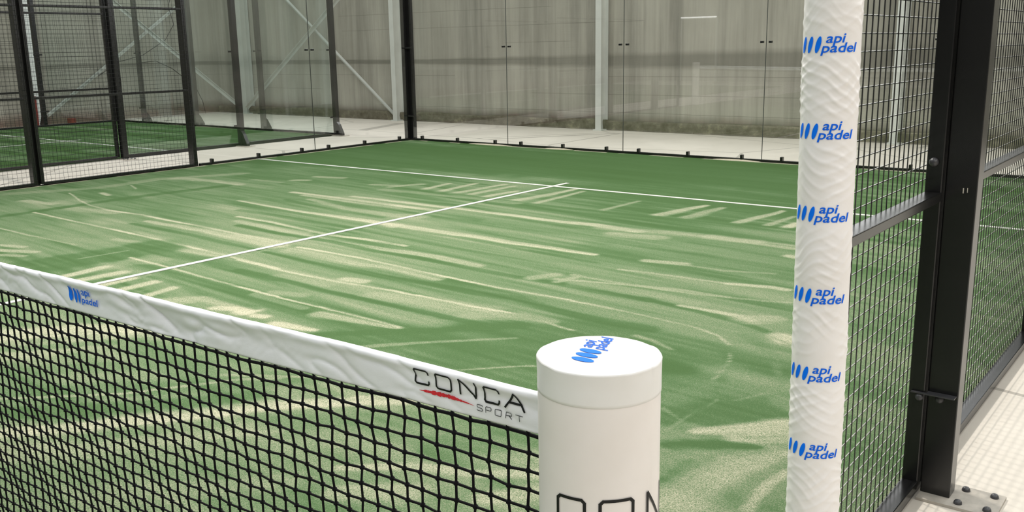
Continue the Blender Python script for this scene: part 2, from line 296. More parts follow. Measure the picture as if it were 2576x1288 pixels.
SAND=[
([(-5.81,6.58,1.050),(-3.33,8.00,0.995),(-0.34,8.31,0.787),(2.11,8.28,0.691)],0.08,0.9),
([(-5.00,8.83,0.563),(-1.00,9.33,0.597),(1.64,9.48,0.618)],0.06,0.9),
([(0.51,6.99,0.573),(2.56,7.12,0.590)],0.12,0.8),
([(-4.46,3.28,0.685),(-4.18,4.45,0.714),(-3.85,5.81,0.802),(-2.32,6.32,0.612)],0.22,0.8),
([(-2.98,2.62,0.500),(-2.76,3.63,0.473),(-2.50,4.81,0.480),(-1.62,5.67,0.407)],0.26,0.8),
([(-2.21,2.27,0.259),(-1.81,2.73,0.250),(-1.56,3.31,0.239)],0.34,0.8),
([(2.08,1.83,0.187),(2.55,2.32,0.232),(3.02,2.72,0.276)],0.17,0.95),
([(2.73,1.85,0.179),(3.24,2.41,0.269),(3.61,2.67,0.354)],0.18,0.95),
([(3.34,1.96,0.129),(3.43,2.14,0.132)],0.2,0.9),
([(3.32,3.02,0.108),(3.69,2.95,0.093),(3.97,2.72,0.022),(4.08,2.37,0.020)],0.25,0.8),
([(2.15,4.44,0.361),(3.02,4.57,0.361),(3.53,4.65,0.368)],0.22,0.8),
([(3.85,3.22,0.049),(4.08,3.00,0.027),(4.31,2.53,0.008)],0.3,0.8),
([(4.03,2.02,0.086),(4.14,2.25,0.124),(4.39,2.38,0.146)],0.17,0.9),
([(0.77,5.03,0.143),(2.49,4.99,0.148),(3.41,4.97,0.159)],0.36,0.7),
([(-3.22,2.73,0.066),(-3.24,3.44,0.071),(-3.24,4.16,0.079),(-3.12,5.06,0.086)],0.1,0.8),
([(-4.64,3.49,0.099),(-4.23,4.24,0.099),(-4.28,5.03,0.107),(-3.85,5.81,0.116)],0.5,0.6),
([(-4.01,3.32,0.064),(-3.54,3.38,0.063)],0.7,0.8),
([(-3.83,4.05,0.030),(-3.60,4.00,0.030)],0.75,0.8),
([(-4.12,4.56,0.011),(-3.78,4.42,0.011)],0.7,0.7),
([(-4.15,5.18,0.087),(-3.56,5.27,0.076),(-3.06,5.24,0.064)],0.65,0.8),
([(-3.24,5.57,0.064),(-2.81,5.57,0.062)],0.5,0.6),
([(-2.80,6.15,0.058),(-2.48,6.22,0.057)],0.7,0.7),
([(-2.81,5.80,0.065),(-2.69,5.87,0.065)],0.7,0.7),
([(-3.09,3.34,0.081),(-2.51,3.45,0.078)],0.62,0.7),
([(-4.14,3.86,0.008),(-3.53,3.65,0.009),(-3.11,3.54,0.013),(-2.69,3.49,0.020),(-2.17,3.52,0.021),(-1.73,3.49,0.019),(-1.17,3.48,0.019),(-0.53,3.44,0.019),(-0.12,3.43,0.019)],0.85,0.8),
([(-1.83,3.36,0.035),(-1.02,3.38,0.067),(0.01,3.33,0.088)],0.72,0.8),
([(-1.83,3.22,0.042),(-0.95,3.21,0.037),(0.02,3.14,0.032)],0.14,0.8),
([(-3.20,3.03,0.015),(-2.49,3.00,0.016),(-1.74,2.98,0.017),(-0.97,2.95,0.017),(-0.07,2.89,0.017),(0.64,2.83,0.017)],0.9,0.85),
([(-1.31,2.76,0.032),(-0.99,2.80,0.049),(-0.11,2.86,0.063)],0.62,0.8),
([(-2.63,2.46,0.012),(-2.15,2.45,0.013),(-1.35,2.46,0.012)],0.7,0.8),
([(-1.86,2.50,0.076),(-1.26,2.67,0.073)],0.45,0.6),
([(-1.87,2.12,0.034),(-1.63,2.19,0.034)],0.72,0.8),
([(-1.66,2.03,0.042),(-1.36,2.15,0.041)],0.75,0.8),
([(-1.48,1.95,0.035),(-1.29,2.03,0.035)],0.6,0.8),
([(-1.01,1.85,0.113),(-0.91,2.25,0.133),(-0.87,2.64,0.157),(-0.82,2.84,0.185)],0.14,0.9),
([(-0.74,1.91,0.105),(-0.66,2.45,0.124),(-0.61,2.78,0.141)],0.14,0.9),
([(-0.84,2.22,0.016),(-0.81,2.57,0.017)],0.45,0.7),
([(-0.61,2.67,0.064),(0.01,2.67,0.055),(0.35,2.64,0.051),(0.87,2.64,0.049)],0.2,0.85),
([(-0.36,2.16,0.063),(-0.43,2.38,0.093),(-0.29,2.51,0.093)],0.5,0.7),
([(-0.56,2.45,0.014),(-0.07,2.43,0.013),(0.49,2.39,0.012),(1.23,2.35,0.011)],0.9,0.85),
([(-0.40,1.90,0.052),(-0.43,2.16,0.054)],0.9,0.9),
([(-0.20,1.88,0.056),(-0.17,2.15,0.058)],0.9,0.9),
([(0.05,1.89,0.049),(0.04,2.10,0.050)],0.88,0.9),
([(0.27,1.88,0.045),(0.26,2.15,0.047)],0.85,0.9),
([(0.54,1.91,0.038),(0.50,2.13,0.039)],0.8,0.9),
([(-0.24,1.97,0.014),(-0.27,2.11,0.015)],0.4,0.8),
([(-0.01,1.96,0.014),(-0.03,2.11,0.014)],0.4,0.8),
([(0.41,1.92,0.012),(0.39,2.12,0.013)],0.35,0.8),
([(0.78,1.92,0.096),(0.90,2.08,0.069),(1.32,2.06,0.043)],0.7,0.8),
([(1.14,1.98,0.038),(1.35,2.08,0.061)],0.95,0.9),
([(0.11,2.21,0.034),(0.53,2.18,0.033),(1.00,2.13,0.033),(1.34,2.12,0.037)],0.22,0.85),
([(-2.09,5.19,0.036),(-1.41,5.18,0.040),(-0.71,5.16,0.043),(-0.07,5.15,0.047)],0.85,0.85),
([(-1.33,5.32,0.037),(-0.80,5.33,0.041),(0.03,5.34,0.044),(0.75,5.33,0.046),(1.26,5.30,0.050),(1.56,5.34,0.055),(2.00,5.30,0.053)],0.8,0.85),
([(1.69,5.30,0.076),(2.08,5.34,0.079),(2.53,5.40,0.079),(2.98,5.40,0.075),(3.25,5.37,0.075)],0.58,0.8),
([(1.91,5.11,0.086),(2.24,5.14,0.084)],0.6,0.8),
([(2.56,5.39,0.071),(2.93,5.42,0.069)],0.68,0.8),
([(-1.82,5.11,0.033),(-1.13,5.07,0.032),(-0.40,5.07,0.032)],0.65,0.8),
([(-1.55,4.95,0.037),(-0.83,4.79,0.052),(-0.24,4.77,0.076),(0.03,4.83,0.102)],0.55,0.8),
([(-2.10,4.52,0.021),(-1.18,4.44,0.032),(-0.58,4.44,0.044),(-0.09,4.43,0.054),(0.17,4.42,0.064)],0.85,0.85),
([(0.19,4.40,0.078),(0.73,4.40,0.067),(1.06,4.41,0.057),(1.48,4.39,0.048),(1.89,4.39,0.041),(2.17,4.40,0.034)],0.82,0.85),
([(-1.74,4.82,0.036),(-0.77,4.63,0.037),(-0.20,4.63,0.042)],0.15,0.7),
([(-1.62,4.17,0.042),(-0.84,4.18,0.038),(0.03,4.13,0.034)],0.15,0.7),
([(0.28,4.33,0.037),(0.94,4.33,0.033),(1.60,4.24,0.030),(2.32,4.18,0.029)],0.2,0.7),
([(-1.33,3.95,0.030),(-0.86,3.94,0.027),(-0.34,3.87,0.024),(0.03,3.83,0.028),(0.42,3.87,0.028),(0.83,3.86,0.026)],0.82,0.85),
([(-0.79,3.76,0.069),(-0.23,3.76,0.066)],0.55,0.6),
([(-1.15,3.82,0.039),(-0.62,3.75,0.043),(-0.05,3.68,0.047),(0.42,3.65,0.055),(0.86,3.67,0.062),(1.31,3.70,0.061),(1.70,3.65,0.056)],0.66,0.8),
([(-0.97,3.69,0.042),(-0.42,3.65,0.044),(0.22,3.66,0.044),(0.76,3.60,0.043),(1.23,3.61,0.045),(1.66,3.58,0.043),(2.12,3.55,0.044),(2.46,3.56,0.044),(2.89,3.53,0.044),(3.10,3.54,0.047)],0.12,0.9),
([(-0.57,3.40,0.065),(-0.06,3.42,0.062)],0.72,0.8),
([(0.25,3.28,0.079),(0.84,3.26,0.074),(1.36,3.27,0.067),(1.72,3.23,0.057)],0.64,0.8),
([(0.18,3.38,0.019),(0.83,3.38,0.017),(1.51,3.32,0.015),(2.01,3.28,0.015),(2.18,3.27,0.015)],0.92,0.9),
([(2.18,3.27,0.015),(2.62,3.28,0.014),(3.04,3.26,0.013),(3.35,3.23,0.012),(3.57,3.20,0.011),(3.73,3.14,0.007),(3.84,3.03,0.006)],0.75,0.85),
([(3.90,2.91,0.006),(3.95,2.79,0.006),(4.00,2.52,0.006)],0.6,0.7),
([(0.12,3.13,0.033),(0.70,3.09,0.036),(1.35,3.07,0.040),(1.73,3.09,0.045),(2.17,3.09,0.049),(2.45,3.13,0.048),(2.78,3.06,0.046),(3.18,3.03,0.051),(3.39,3.04,0.057)],0.13,0.9),
([(1.24,2.89,0.050),(1.38,2.91,0.049)],0.82,0.8),
([(1.67,2.72,0.067),(2.07,2.78,0.076),(2.46,2.84,0.084)],0.62,0.8),
([(0.17,2.85,0.014),(0.70,2.81,0.014),(1.23,2.81,0.015),(1.68,2.85,0.014),(2.29,2.85,0.013),(2.63,2.87,0.013)],0.9,0.9),
([(2.82,2.84,0.010),(3.07,2.79,0.010)],0.7,0.8),
([(2.45,2.69,0.078),(2.67,2.84,0.067),(2.88,2.85,0.049)],0.55,0.8),
([(0.82,2.69,0.062),(1.24,2.72,0.060)],0.6,0.6),
([(0.44,2.65,0.042),(1.02,2.63,0.038),(1.42,2.60,0.037),(1.74,2.61,0.037),(2.35,2.60,0.035),(2.61,2.61,0.035)],0.12,0.92),
([(1.13,2.41,0.047),(1.33,2.46,0.046)],0.6,0.6),
([(0.83,2.37,0.012),(1.38,2.34,0.011),(1.85,2.34,0.011),(2.29,2.32,0.010)],0.95,0.9),
([(1.07,2.31,0.037),(1.56,2.27,0.035)],0.5,0.6),
([(1.73,2.24,0.055),(2.01,2.27,0.038),(2.29,2.30,0.022)],0.7,0.85),
([(1.33,2.02,0.049),(1.37,2.02,0.048)],1,0.95),
([(1.46,2.01,0.035),(1.52,2.03,0.035)],0.95,0.9),
([(1.68,1.97,0.046),(1.95,2.02,0.023)],0.95,0.9),
([(2.32,1.88,0.031),(2.39,1.99,0.026),(2.57,2.19,0.020),(2.91,2.52,0.013)],0.5,0.8),
([(2.89,1.89,0.010),(3.00,1.99,0.010),(3.18,2.18,0.010),(3.24,2.23,0.010)],0.6,0.8),
([(1.98,1.92,0.042),(2.27,2.19,0.049),(2.55,2.45,0.057),(2.78,2.70,0.064)],0.12,0.9),
([(3.10,3.54,0.041),(3.42,3.49,0.039),(3.74,3.41,0.035),(3.94,3.32,0.025),(4.07,3.19,0.018)],0.14,0.9),
([(3.30,3.53,0.019),(3.51,3.53,0.026),(3.66,3.52,0.030),(3.75,3.48,0.031)],0.78,0.85),
([(3.74,3.51,0.087),(3.84,3.59,0.058)],0.62,0.8),
([(3.98,3.31,0.061),(4.04,3.28,0.095)],0.85,0.9),
([(2.54,3.62,0.071),(3.04,3.68,0.068),(3.35,3.62,0.061)],0.46,0.7),
([(2.36,3.65,0.020),(2.84,3.78,0.018),(3.26,3.81,0.017),(3.66,3.89,0.017),(3.78,3.94,0.017)],0.66,0.8),
([(2.58,4.42,0.046),(2.83,4.47,0.046)],0.72,0.8),
([(2.84,4.45,0.020),(3.13,4.44,0.021),(3.43,4.54,0.022)],0.5,0.7),
([(2.56,4.10,0.020),(2.93,4.13,0.019),(3.31,4.14,0.018)],0.66,0.8),
([(3.31,4.14,0.030),(3.56,4.21,0.033),(3.66,4.20,0.033)],0.82,0.85),
([(2.39,3.80,0.021),(2.82,3.78,0.022),(3.16,3.85,0.022),(3.44,3.85,0.021)],0.62,0.8),
([(2.23,3.59,0.055),(2.29,3.73,0.056)],0.62,0.8),
([(2.41,3.59,0.029),(2.44,3.76,0.030)],0.62,0.8),
([(3.32,5.09,0.043),(3.37,5.07,0.043)],0.8,0.8),
([(0.24,6.01,0.067),(0.30,6.48,0.054),(0.31,6.93,0.040)],0.75,0.8),
([(0.49,5.94,0.040),(0.48,6.50,0.034),(0.46,6.83,0.027)],0.7,0.8),
([(1.23,5.95,0.035),(1.25,6.58,0.025)],0.55,0.8),
([(1.78,6.03,0.073),(1.83,6.38,0.057),(1.89,6.69,0.040)],0.8,0.8),
([(2.04,6.06,0.069),(2.07,6.66,0.041)],0.6,0.8),
([(2.50,6.07,0.057),(2.59,6.79,0.030)],0.75,0.8),
([(2.74,6.08,0.039),(2.77,6.58,0.025)],0.6,0.8),
([(2.90,6.05,0.047),(2.92,6.29,0.048)],0.9,0.85),
([(-1.76,6.03,0.054),(-1.43,6.12,0.053)],0.6,0.7),
([(-1.46,6.01,0.055),(-1.32,6.33,0.056)],0.6,0.7),
([(-1.04,6.07,0.049),(-1.10,6.54,0.034)],0.75,0.8),
([(-0.79,6.02,0.050),(-0.85,6.69,0.035)],0.75,0.8),
([(-0.58,6.03,0.056),(-0.54,6.78,0.040)],0.72,0.8),
([(-0.39,6.06,0.053),(-0.37,6.74,0.037)],0.72,0.8),
([(-0.17,6.01,0.052),(-0.13,6.49,0.036)],0.8,0.8),
([(-1.36,6.00,0.053),(-0.71,6.01,0.048),(0.31,5.91,0.044),(1.25,5.91,0.044),(1.95,5.94,0.043),(2.99,6.03,0.040)],0.14,0.85),
([(-1.40,5.81,0.065),(-0.47,5.88,0.059),(0.35,5.86,0.053)],0.5,0.6),
([(3.72,2.57,0.121),(3.82,2.58,0.070)],0.08,0.9),
([(3.39,2.90,0.020),(3.49,2.88,0.015),(3.64,2.81,0.011)],0.6,0.7),
([(3.97,2.24,0.068),(4.04,2.43,0.069)],0.32,0.6),
([(3.99,2.73,0.066),(4.22,2.59,0.095),(4.23,2.71,0.046)],0.36,0.6),
([(4.10,1.90,0.006),(4.11,2.33,0.006)],0.45,0.7),
([(3.97,2.12,0.006),(4.08,2.05,0.006)],0.5,0.7),
([(4.18,2.36,0.006),(4.25,2.52,0.006)],0.5,0.6),
([(4.33,2.46,0.052),(4.39,2.43,0.051)],0.45,0.6),
([(4.20,1.97,0.026),(4.29,2.05,0.041),(4.39,2.15,0.056),(4.46,2.23,0.072)],0.85,0.9),
([(4.36,2.00,0.049),(4.50,2.12,0.077)],0.72,0.85),
([(4.19,1.81,0.055),(4.31,1.91,0.041),(4.44,1.98,0.025)],0.1,0.95),
([(4.18,1.72,0.061),(4.28,1.77,0.061)],0.45,0.6),
([(4.55,1.98,0.053),(4.44,1.79,0.070),(4.41,1.41,0.072)],0.66,0.85),
([(4.30,1.74,0.016),(4.29,1.54,0.019)],0.22,0.8),
([(4.57,1.94,0.018),(4.55,1.73,0.020),(4.56,1.57,0.019)],0.36,0.8),
([(4.61,1.85,0.019),(4.59,1.71,0.020),(4.61,1.51,0.020)],0.74,0.85),
([(4.67,1.69,0.013),(4.68,1.57,0.013)],0.3,0.7),
([(0.99,0.84,0.127),(1.23,1.40,0.114),(1.43,1.62,0.090)],0.7,0.8),
([(0.65,0.99,0.125),(0.90,1.30,0.099),(1.26,1.54,0.072)],0.9,0.85),
([(0.90,0.88,0.049),(1.15,1.16,0.050),(1.34,1.38,0.050)],0.25,0.8),
([(1.27,1.42,0.057),(1.93,1.65,0.055)],0.45,0.6),
([(1.27,0.72,0.083),(1.70,1.16,0.085),(2.04,1.57,0.088)],0.3,0.8),
([(1.56,0.58,0.101),(2.00,0.98,0.101),(2.40,1.42,0.102),(2.73,1.85,0.102),(3.14,1.94,0.082)],0.24,0.85),
([(1.80,0.48,0.083),(2.20,0.86,0.076),(2.48,1.23,0.069)],0.16,0.85),
([(1.61,0.56,0.012),(1.99,0.90,0.013),(2.26,1.31,0.014),(2.40,1.43,0.013)],0.7,0.8),
([(2.15,1.31,0.016),(2.53,1.54,0.013),(2.67,1.81,0.011)],0.6,0.7),
([(2.02,0.38,0.060),(2.34,0.78,0.058),(2.61,1.14,0.057),(2.78,1.33,0.053),(2.89,1.45,0.050),(3.06,1.56,0.045)],0.85,0.9),
([(2.19,0.30,0.079),(2.42,0.49,0.075),(2.60,0.71,0.071),(2.84,1.07,0.065)],0.6,0.85),
([(2.81,1.10,0.082),(3.17,1.40,0.089),(3.55,1.57,0.091)],0.28,0.8),
([(3.48,1.30,0.107),(3.74,1.57,0.108)],0.22,0.8),
([(2.38,0.22,0.077),(2.64,0.37,0.081),(2.79,0.59,0.084)],0.35,0.85),
([(2.69,0.64,0.073),(3.09,1.06,0.074),(3.36,1.21,0.069)],0.45,0.7),
([(3.33,0.96,0.026),(3.54,1.13,0.029),(3.75,1.21,0.032),(3.92,1.33,0.037)],0.75,0.85),
([(2.87,0.39,0.075),(3.06,0.56,0.068),(3.24,0.76,0.062)],0.5,0.8),
([(3.47,0.82,0.056),(3.69,0.97,0.061)],0.7,0.8),
([(3.76,0.99,0.056),(3.85,1.09,0.056)],0.35,0.7),
([(3.90,1.09,0.050),(4.01,1.21,0.067)],0.75,0.85)]

# ================================================================ hall
DOORS = [(-12.83, -11.26, 2.52)]
def slab(name, a, b, m, kind='structure', label=None, cat=None):
    return tag(MB().box(a, b).build(name, m), label, cat, None, kind)
slab('floor', (-14.6, -14.0, -0.12), (14.0, 13.2, 0.0), M_FLOOR)
slab('wall_back', (-14.6, 13.2, -0.12), (14.0, 13.4, 8.0), M_WALL)
slab('wall_left', (-14.8, -14.0, -0.12), (-14.6, 13.4, 8.0), M_WALL)
slab('wall_front', (-14.6, -14.2, -0.12), (14.0, -14.0, 8.0), M_CLAD)
slab('wall_right', (14.0, -14.2, -0.12), (14.2, 13.4, 8.0), M_WALL)
slab('ceiling', (-14.8, -14.2, 8.0), (14.2, 13.4, 8.1), M_CEIL)

# white framed doorways in the wall behind the camera, each with a glowing bar added to brighten its reflection in the back glass
mt, nt_, bb_ = mat('lintel_glow', (1, 1, 1, 1), 0.4); bb_.inputs['Emission Color'].default_value = (1, 1, 1, 1); bb_.inputs['Emission Strength'].default_value = 4.0
for i, (x0, x1, zt_) in enumerate(DOORS):
    e = empty('door_%d' % (i + 1), ((x0 + x1) / 2, -13.99, 0)); e['kind'] = 'structure'; w2 = (x1 - x0) / 2
    MB().box((-w2, 0, 0.01), (w2, 0.03, zt_ - 0.1), 0.002).build('door_leaf', M_CLAD, e)
    for s in (-1, 1): MB().box((s * w2 - 0.05, 0, 0), (s * w2 + 0.05, 0.05, zt_), 0.002).build('door_jamb', M_WHITEP, e)
    MB().box((-w2 - 0.05, 0, zt_ - 0.08), (w2 + 0.05, 0.05, zt_), 0.002).build('door_lintel', M_WHITEP, e)
    MB().box((-w2, 0.06, zt_ - 0.05), (w2, 0.1, zt_), 0.01).build('lintel_glow', mt, e)

# rough mossy foot of the back wall
nu, nv = 900, 9
xs = np.linspace(-14.55, 13.95, nu); V = np.zeros((nv, nu, 3))
for j in range(nv):
    t = j / (nv - 1); top = 0.17 + 0.05 * vnoise(xs * 1.1, xs * 0, 3) - 0.03
    prof_y = 13.2 - 0.10 * (1 - max(0, t - 0.6) / 0.4 * 1.0); prof_z = min(t / 0.6, 1.0)
    V[j, :, 0] = xs; V[j, :, 1] = prof_y - 0.03 * vnoise(xs * 7, xs * 0 + j * 1.7, 5); V[j, :, 2] = top * prof_z + (0.012 * vnoise(xs * 9, xs * 0 + j, 8) if j else 0)
V[-1, :, 1] = 13.205
tag(grid_mesh('trim_1', V, nu, nv, M_RUBBLE), kind='structure')

def h_column(name, cx, cy, axis, label, mat_=M_WHITEP, fw=0.115, dp=0.235, z1=8.0):
    """H profile steel column; axis 'y': front flange faces -y; axis 'x': front flange faces +x"""
    e = empty(name, (cx, cy, 0), label, 'column', 'steel columns along the hall walls')
    def bx(a0, a1, d0, d1, z0, z1_):   # across, depth (0 = front)
        if axis == 'y': return (a0, d0, z0), (a1, d1, z1_)
        return (-d1, a0, z0), (-d0, a1, z1_)
    h = fw / 2
    MB().box(*bx(-h, h, 0, 0.012, 0.02, z1)).build('front_flange', mat_, e)
    MB().box(*bx(-h, h, dp - 0.012, dp, 0.02, z1)).build('rear_flange', mat_, e)
    MB().box(*bx(-0.005, 0.005, 0.012, dp - 0.012, 0.02, z1)).build('web', mat_, e)
    MB().box(*bx(-h - 0.03, h + 0.03, -0.03, dp, 0, 0.02)).build('base_plate', mat_, e)
    return e
for x, lab in ((-8.27, 'pale steel column rising just left of the black corner post, at the foot of a brace'),
               (-3.29, 'pale steel column against the concrete wall seen through the middle of the back glass'),
               (1.72, 'pale steel column seen through the mesh right of the white padded pole'),
               (6.75, 'pale steel column on the back wall, second to the right of the padded pole'),
               (11.8, 'pale steel column nearest the right end of the back wall')):
    h_column('steel_column', x, 12.94, 'y', lab)
h_column('steel_column', -13.33, 12.94, 'y', 'wide pale corner column where two diagonal braces meet at the left end', fw=0.24)
h_column('steel_column', -14.33, 8.47, 'x', 'bright white column on the left hall wall behind the black mesh', M_BRIGHT, fw=0.2)
h_column('steel_column', -14.33, 3.5, 'x', 'pale column on the left hall wall, nearest the camera side', fw=0.17)

def brace(p0, p1, label, across):
    """angle profile bar from p0 to p1; across = outward direction of the wall"""
    a, b = Vector(p0), Vector(p1); t = (b - a).normalized(); n = Vector(across); u = n.cross(t).normalized()
    if u.z < 0: u = -u
    m = MB()
    def bar(o0, o1, d0, d1):
        vs = []
        for q in (a, b):
            for (o, d) in ((o0, d0), (o1, d0), (o1, d1), (o0, d1)): vs.append(q + u * o + n * d)
        m.add(vs, [(0, 3, 2, 1), (4, 5, 6, 7), (0, 1, 5, 4), (1, 2, 6, 5), (2, 3, 7, 6), (3, 0, 4, 7)])
    bar(0.028, 0.036, 0.0, 0.07); bar(-0.036, 0.028, 0.0, 0.008)
    o = m.build('diagonal_brace', M_WHITEP); return tag(o, label, 'brace', 'diagonal wind braces')
brace((-8.36, 13.03, 0.12), (-13.2, 13.03, 3.78), 'slanted pale steel brace falling to the right towards the corner post column', (0, -1, 0))
brace((-13.15, 12.92, 0.14), (-8.36, 12.92, 3.48), 'pale steel brace rising to the right, crossing in front of the other brace', (0, -1, 0))
brace((-13.62, 12.97, 0.2), (-14.46, 9.75, 3.18), 'slanted pale brace falling to the right on the left wall behind the mesh', (1, 0, 0))
brace((-14.36, 8.72, 0.2), (-14.36, 12.8, 3.04), 'slanted bright brace rising to the right on the left wall behind the mesh', (1, 0, 0))

# small things on the left wall
o = MB().tube([(-14.2, 8.42, 0.0), (-14.2, 8.42, 0.62)], 0.03, 10).build('red_pipe', M_REDP); tag(o, 'short red pipe standing against the white column at the far left', 'pipe')
o = MB().box((-14.3, 9.1, 0.0), (-14.15, 9.22, 0.12), 0.01).build('red_box', M_REDP); tag(o, 'small red box on the floor at the foot of the left wall', 'box')
pts = [(-14.25, 11.9, 2.9), (-14.25, 11.75, 2.5), (-14.25, 11.85, 2.1), (-14.25, 11.6, 1.75), (-14.25, 11.0, 1.42), (-14.25, 10.4, 1.28), (-14.25, 9.9, 1.0)]
o = MB().tube(pts, 0.008, 6).build('loose_cable', M_BLACK, smooth=True); tag(o, 'thin black cable hanging in a loop on the left wall', 'cable')
pts = [(-14.25, 10.95, 1.25), (-14.25, 11.3, 1.28), (-14.25, 11.7, 1.1), (-14.25, 12.1, 0.8), (-14.25, 12.3, 0.62), (-14.25, 12.45, 0.3), (-14.25, 12.5, 0.012)]
o = MB().tube(pts, 0.008, 6).build('loose_cable', M_BLACK, smooth=True); tag(o, 'thin black cable drooping to the right below the brace crossing', 'cable')

# ================================================================ turf
ya = np.concatenate([np.arange(-10, -1.3, 0.1), np.arange(-1.3, 4.6, 0.0125), np.arange(4.6, 9.98, 0.022), [9.984]])
xa = np.concatenate([np.arange(-4.984, 4.98, 0.0155), [4.984]])
X, Y = np.meshgrid(xa, ya)
S = 0.36 + 0.10 * (vnoise(X * 0.5 + 3, Y * 0.9, 1) - 0.5)
S = S + 0.24 * (vnoise(X * 0.55 + 9, Y * 5.5 + 0.6 * X, 2) - 0.5) + 0.16 * (vnoise(X * 1.1, Y * 15 + 1.6 * X, 4) - 0.5)
S = np.clip(S - 0.02 * np.clip(Y, 0, 10), 0, 1)
def stroke(S, pts, lv, a):
    P = np.array(pts)
    rad = P[:, 2].max() * 1.6 + 0.03
    ix = np.where((xa > P[:, 0].min() - rad) & (xa < P[:, 0].max() + rad))[0]; iy = np.where((ya > P[:, 1].min() - rad) & (ya < P[:, 1].max() + rad))[0]
    if len(ix) == 0 or len(iy) == 0: return
    sl = (slice(iy[0], iy[-1] + 1), slice(ix[0], ix[-1] + 1)); x = X[sl]; y = Y[sl]; M = np.zeros_like(x); AL = np.zeros_like(x); AC = np.zeros_like(x); DB = np.full_like(x, 1e9); al0 = 0.0
    big = P[:, 2].max() > 0.05
    if big:
        x = x + 0.5 * P[:, 2].mean() * (vnoise(X[sl] * 5, Y[sl] * 5, 21) - 0.5); y = y + 0.5 * P[:, 2].mean() * (vnoise(X[sl] * 5, Y[sl] * 5, 22) - 0.5)
    else:
        y = y + 0.010 * (vnoise(X[sl] * 14, Y[sl] * 14, 23) - 0.5)
    for k in range(len(P) - 1):
        a0, b0 = P[k], P[k + 1]; d = b0[:2] - a0[:2]; L = d @ d
        t = np.clip(((x - a0[0]) * d[0] + (y - a0[1]) * d[1]) / L, 0, 1)
        dist = np.hypot(x - a0[0] - t * d[0], y - a0[1] - t * d[1]); wd = a0[2] + (b0[2] - a0[2]) * t
        q = np.clip((1.5 - dist / wd) / 1.0, 0, 1); M = np.maximum(M, q * q * (3 - 2 * q))
        Ls = math.sqrt(L); cr = ((x - a0[0]) * d[1] - (y - a0[1]) * d[0]) / Ls; near = dist < DB
        AL = np.where(near, al0 + t * Ls, AL); AC = np.where(near, cr, AC); DB = np.where(near, dist, DB); al0 += Ls
    st = 0.6 * vnoise(AL * 1.3 + 3, AC * 38 + 50, 31) + 0.4 * vnoise(AL * 2.5 + 9, AC * 95 + 50, 32)
    br = (0.30 + 1.25 * st) if big else (0.55 + 0.9 * vnoise(AL * 3, AL * 0, 33))
    M = np.clip(M * a * (br if lv > 0.4 else 1.0), 0, 1)
    S[sl] = S[sl] * (1 - M) + lv * M
for pts, lv, a in SAND: stroke(S, pts, (lv * 0.92 if max(q[2] for q in pts) > 0.05 else lv * 0.9) if lv > 0.4 else lv * 0.8 + 0.03, a * (1.0 if lv > 0.4 else 0.9))
S += 0.10 * (vnoise(X * 2.2, Y * 30 + 2 * X, 6) - 0.5) * (S > 0.15)
edge = np.maximum(np.clip((np.abs(X) - 4.92) / 0.03, 0, 1), np.clip((Y - 9.92) / 0.03, 0, 1)) * (vnoise(X * 6, Y * 6, 12) > 0.35)
S = np.clip(np.maximum(S, edge * 0.95), 0, 1)
V = np.stack([X, Y, np.full_like(X, 0.012)], -1)
turf = grid_mesh('artificial_turf', V, len(xa), len(ya), M_TURF, smooth=False, attr={'sand': S})
tag(turf, 'green artificial turf of the near court, streaked with pale sand', 'artificial turf')
del X, Y, V, S
def flat_line(name, x0, y0, x1, y1, parent, z=0.0125):
    return MB().box((x0, y0, z), (x1, y1, z + 0.003)).build(name, M_LINE, parent)
flat_line('service_line', -4.98, 6.925, 4.98, 6.975, turf)
flat_line('center_line', -0.025, -7.2, 0.025, 7.22, turf, 0.0135)
flat_line('service_line', -4.98, -6.975, 4.98, -6.925, turf)

# ================================================================ fences
def mesh_wires(y0, y1, x, out, z0=0.03, z1=3.0, r=0.0019, pitch=0.0437, sd=4):
    m = MB(); n = int(round((z1 - z0) / pitch))
    for i in range(n + 1):
        z = z0 + i * pitch; m.tube([(x - out * 2 * r, y0 - 0.012, z), (x - out * 2 * r, y1 + 0.012, z)], r * 1.05, sd)
    n = int(round((y1 - y0) / pitch)); xv = x
    for i in range(n + 1):
        y = y0 + (y1 - y0) * i / n; m.tube([(xv, y, z0 - 0.01), (xv, y, z1)], r, sd)
    return m
def mesh_panel(xc, out, y0, y1, label, group):
    """steel framed mesh panel in a fence along y; xc = inner (court side) face, out = +1/-1 outward"""
    e = empty('mesh_fence', (xc, (y0 + y1) / 2, 0), label, 'fence panel', group)
    L = (y1 - y0) / 2
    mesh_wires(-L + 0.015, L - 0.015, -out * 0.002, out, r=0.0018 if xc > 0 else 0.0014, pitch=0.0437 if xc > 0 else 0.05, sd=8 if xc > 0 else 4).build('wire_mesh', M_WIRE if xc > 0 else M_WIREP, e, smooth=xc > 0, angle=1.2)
    xa_, xb_ = sorted((0, out * 0.05))
    for s in (-1, 1):
        a, b = sorted((s * L, s * (L - 0.04)))
        MB().box((xa_, a, 0.03), (xb_, b, 3.0), 0.004).build('frame_upright', M_BLACK, e)
    for z in (0.05, 1.0, 2.0, 3.0):
        MB().box((xa_, -L + 0.04, z - 0.028), (xb_, L - 0.04, z), 0.003).build('frame_rail', M_BLACK, e)
    return e
def dome(m, c, r, axis):
    prof = [(r * 1.05, 0), (r * 1.05, r * 0.25), (r * 0.95, r * 0.6), (r * 0.7, r * 0.95), (r * 0.3, r * 1.12)]
    return m.lathe(prof, c, 14, axis)
